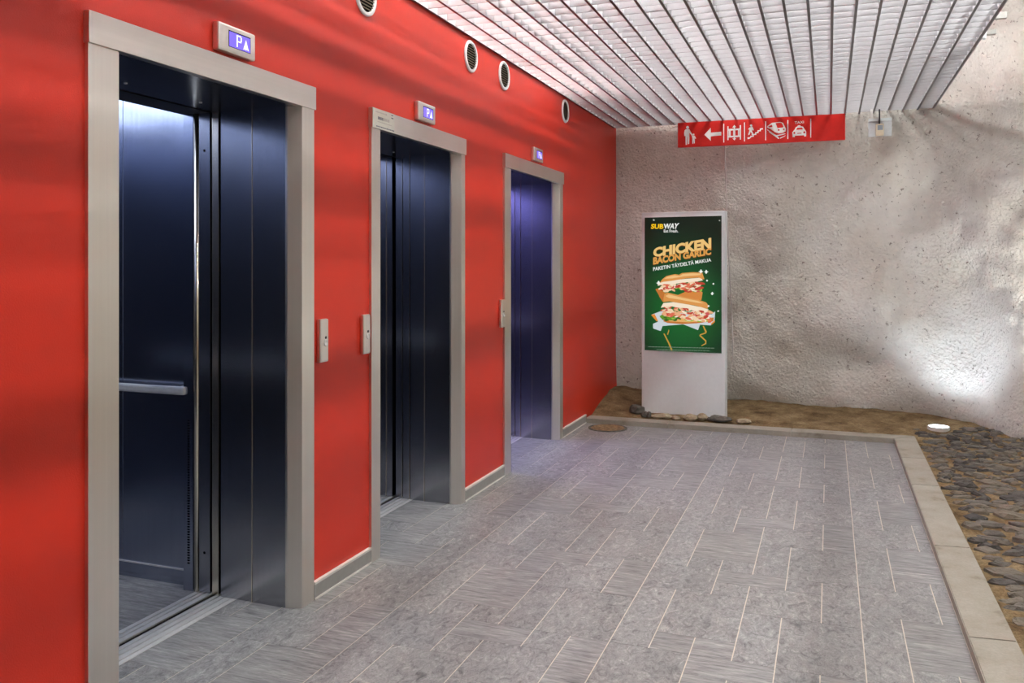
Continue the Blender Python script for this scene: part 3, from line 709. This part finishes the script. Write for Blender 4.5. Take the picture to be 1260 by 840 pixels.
sp = [[(x, y - r), (x + r * .28, y - r * .28), (x + r, y), (x + r * .28, y + r * .28), (x, y + r), (x - r * .28, y + r * .28), (x - r, y), (x - r * .28, y - r * .28)] for x, y, r in ((598, 38, 20), (648, 40, 18), (706, 244, 14), (190, 150, 20), (656, 122, 8), (716, 152, 8), (762, 408, 7), (672, 362, 8))]
flat('sparkle', sp, ink('white', 0, 0, 0))
flat('sparkle', [[(95, 85), (97, 88), (95, 91), (93, 88)], [(444, 89), (446, 92), (444, 95), (442, 92)]], ink('white', 0, 0, 0), False)
fp = []
for row, (xa, xb) in ((752, (75, 425)), (766, (120, 390))):
    x = xa
    while x < xb:
        L = rg.uniform(5, 16); fp.append([(x, row), (x + L, row), (x + L, row + 2.5), (x, row + 2.5)]); x += L + 6
flat('small_print', fp, ink('grey', 110, 130, 112), False)

# cable beside the totem
t = tag(obj('power_cable', tube([(1.13, 8.60, 2.853), (1.135, 8.62, 2.5), (1.15, 8.60, 2.1), (1.165, 8.5, 1.95), (1.20, 8.30, 1.75), (1.222, 8.16, 1.5), (1.245, 8.12, 1.1), (1.262, 8.11, .75), (1.262, 8.10, .56), (1.245, 8.095, .49), (1.205, 8.08, .48)], .0055, 8), plain('cable_grey', (.50, .46, .44), .5), smooth=True), 'thin grey cable hanging from the red sign down beside the totem', 'cable')

# ------------------------------------------------------------------ loose rocks round the totem foot
PALE = Mat('pale_rock'); v = PALE.coord(); a = PALE.noise(v, 22, 5); PALE.set(Roughness=.9)
PALE = PALE.out(PALE.ramp(a, [(.3, (.20, .16, .10, 1)), (.7, (.42, .36, .25, 1))]), None, PALE.bump(a, .6, .02))
GREYR = Mat('grey_rock'); v = GREYR.coord(); a = GREYR.noise(v, 22, 5); GREYR.set(Roughness=.85)
GREYR = GREYR.out(GREYR.ramp(a, [(.3, (.05, .048, .042, 1)), (.7, (.15, .14, .12, 1))]), None, GREYR.bump(a, .6, .02))
def rock(x, y, z, rx, ry, rz, mat, lab, seed, rot=0):
    b_ = bmesh.new(); bmesh.ops.create_icosphere(b_, subdivisions=2, radius=1)
    for v_ in b_.verts:
        k = 1 + .35 * noise.noise(v_.co * 1.4 + Vector((seed * 5.1, seed, 0))) + .12 * noise.noise(v_.co * 4 + Vector((seed, 0, 3)))
        v_.co = Vector((v_.co.x * rx * k, v_.co.y * ry * k, v_.co.z * rz * k))
    bmesh.ops.rotate(b_, verts=b_.verts, matrix=Matrix.Rotation(rot, 3, 'Z'))
    o = obj('rock', b_, mat); o.location = (x, y, z); tag(o, lab, 'rock', 'loose rocks at the totem foot'); return o
rock(.40, 7.93, .085, .075, .05, .05, GREYR, 'dark jagged rock leaning beside the totem corner', 1)
rock(.50, 7.82, .062, .035, .03, .030, GREYR, 'small grey rock between the dark rock and the kerb', 2)
rock(.545, 7.80, .066, .022, .022, .032, GREYR, 'tiny upright grey pebble by the totem foot', 3)
rock(.66, 7.84, .050, .10, .05, .030, PALE, 'flat pale rock along the totem foot', 4, .2)
rock(.785, 7.82, .046, .045, .04, .026, PALE, 'small pale rock in the middle of the totem foot', 5)
rock(.915, 7.83, .055, .07, .06, .035, PALE, 'wedge-shaped pale rock on the kerb edge before the totem', 6)
rock(1.175, 7.85, .060, .115, .06, .030, GREYR, 'long flat grey-brown rock with a raised end at the totem foot', 7, -.15)
rock(1.02, 7.86, .062, .05, .04, .036, PALE, 'ochre rock at the end of the long flat rock', 8)
rock(1.385, 7.84, .050, .07, .05, .026, PALE, 'brown rock just past the totem edge', 9)

# drain cover by the kerb
t = thing('drain_cover', 'round rusty brown drain cover set in the floor by the kerb', 'drain cover', (.262, 7.37, 0))
RUST = Mat('rusty_cover'); v = RUST.coord(); a = RUST.noise(v, 30, 5); RUST.set(Roughness=.8)
RUST = RUST.out(RUST.ramp(a, [(.3, (.10, .055, .025, 1)), (.7, (.34, .22, .11, 1))]), None, RUST.bump(a, .5, .01))
obj('rim', lathe([(.172, 0), (.172, .006), (.160, .009), (.150, .006), (.150, 0)], Matrix.Translation((.262, 7.37, 0)), 40), GREYR, t)
prof = [(.150, .001)]
for k in range(6): r_ = .145 - k * .023; prof += [(r_, .007), (r_ - .012, .007), (r_ - .015, .003), (r_ - .020, .003)]
prof += [(.0, .005)]
obj('ribbed_plate', lathe(prof, Matrix.Translation((.262, 7.37, 0)), 40), RUST, t)

# in-ground uplights
def uplight(x, y, lab, aim, pw, col, ang):
    z = gz(x, y)
    t = thing('ground_uplight', lab, 'uplight', (x, y, z), 0, 'uplights in the dirt')
    obj('rim', lathe([(.088, -.03), (.088, .006), (.083, .010), (.075, .008), (.075, -.03)], Matrix.Translation((x, y, z + .01)), 32), ALU, t)
    obj('lens', lathe([(.076, .006), (.04, .010), (0, .011)], Matrix.Translation((x, y, z + .01)), 32), emis('uplight_lens', col + (1,), 14), t)
    L = bpy.data.lights.new('uplight_beam', 'SPOT'); L.energy = pw; L.color = col; L.spot_size = math.radians(ang); L.spot_blend = 1.0; L.shadow_soft_size = .05
    lo = bpy.data.objects.new('lamp', L); C.objects.link(lo); lo.parent = t; lo.location = (0, 0, .05)
    d = Vector(aim) - Vector((x, y, z + .05)); lo.rotation_euler = d.to_track_quat('-Z', 'Y').to_euler()
uplight(2.97, 8.06, 'glowing round uplight in the dirt where the kerb turns its corner', (3.15, 8.45, 1.35), UP, (.80, .90, 1.0), 120)
uplight(3.95, 7.30, 'glowing round uplight in the dirt under the receding rock wall', (3.50, 8.0, 2.9), UP * 5, (1.0, .96, .86), 90)
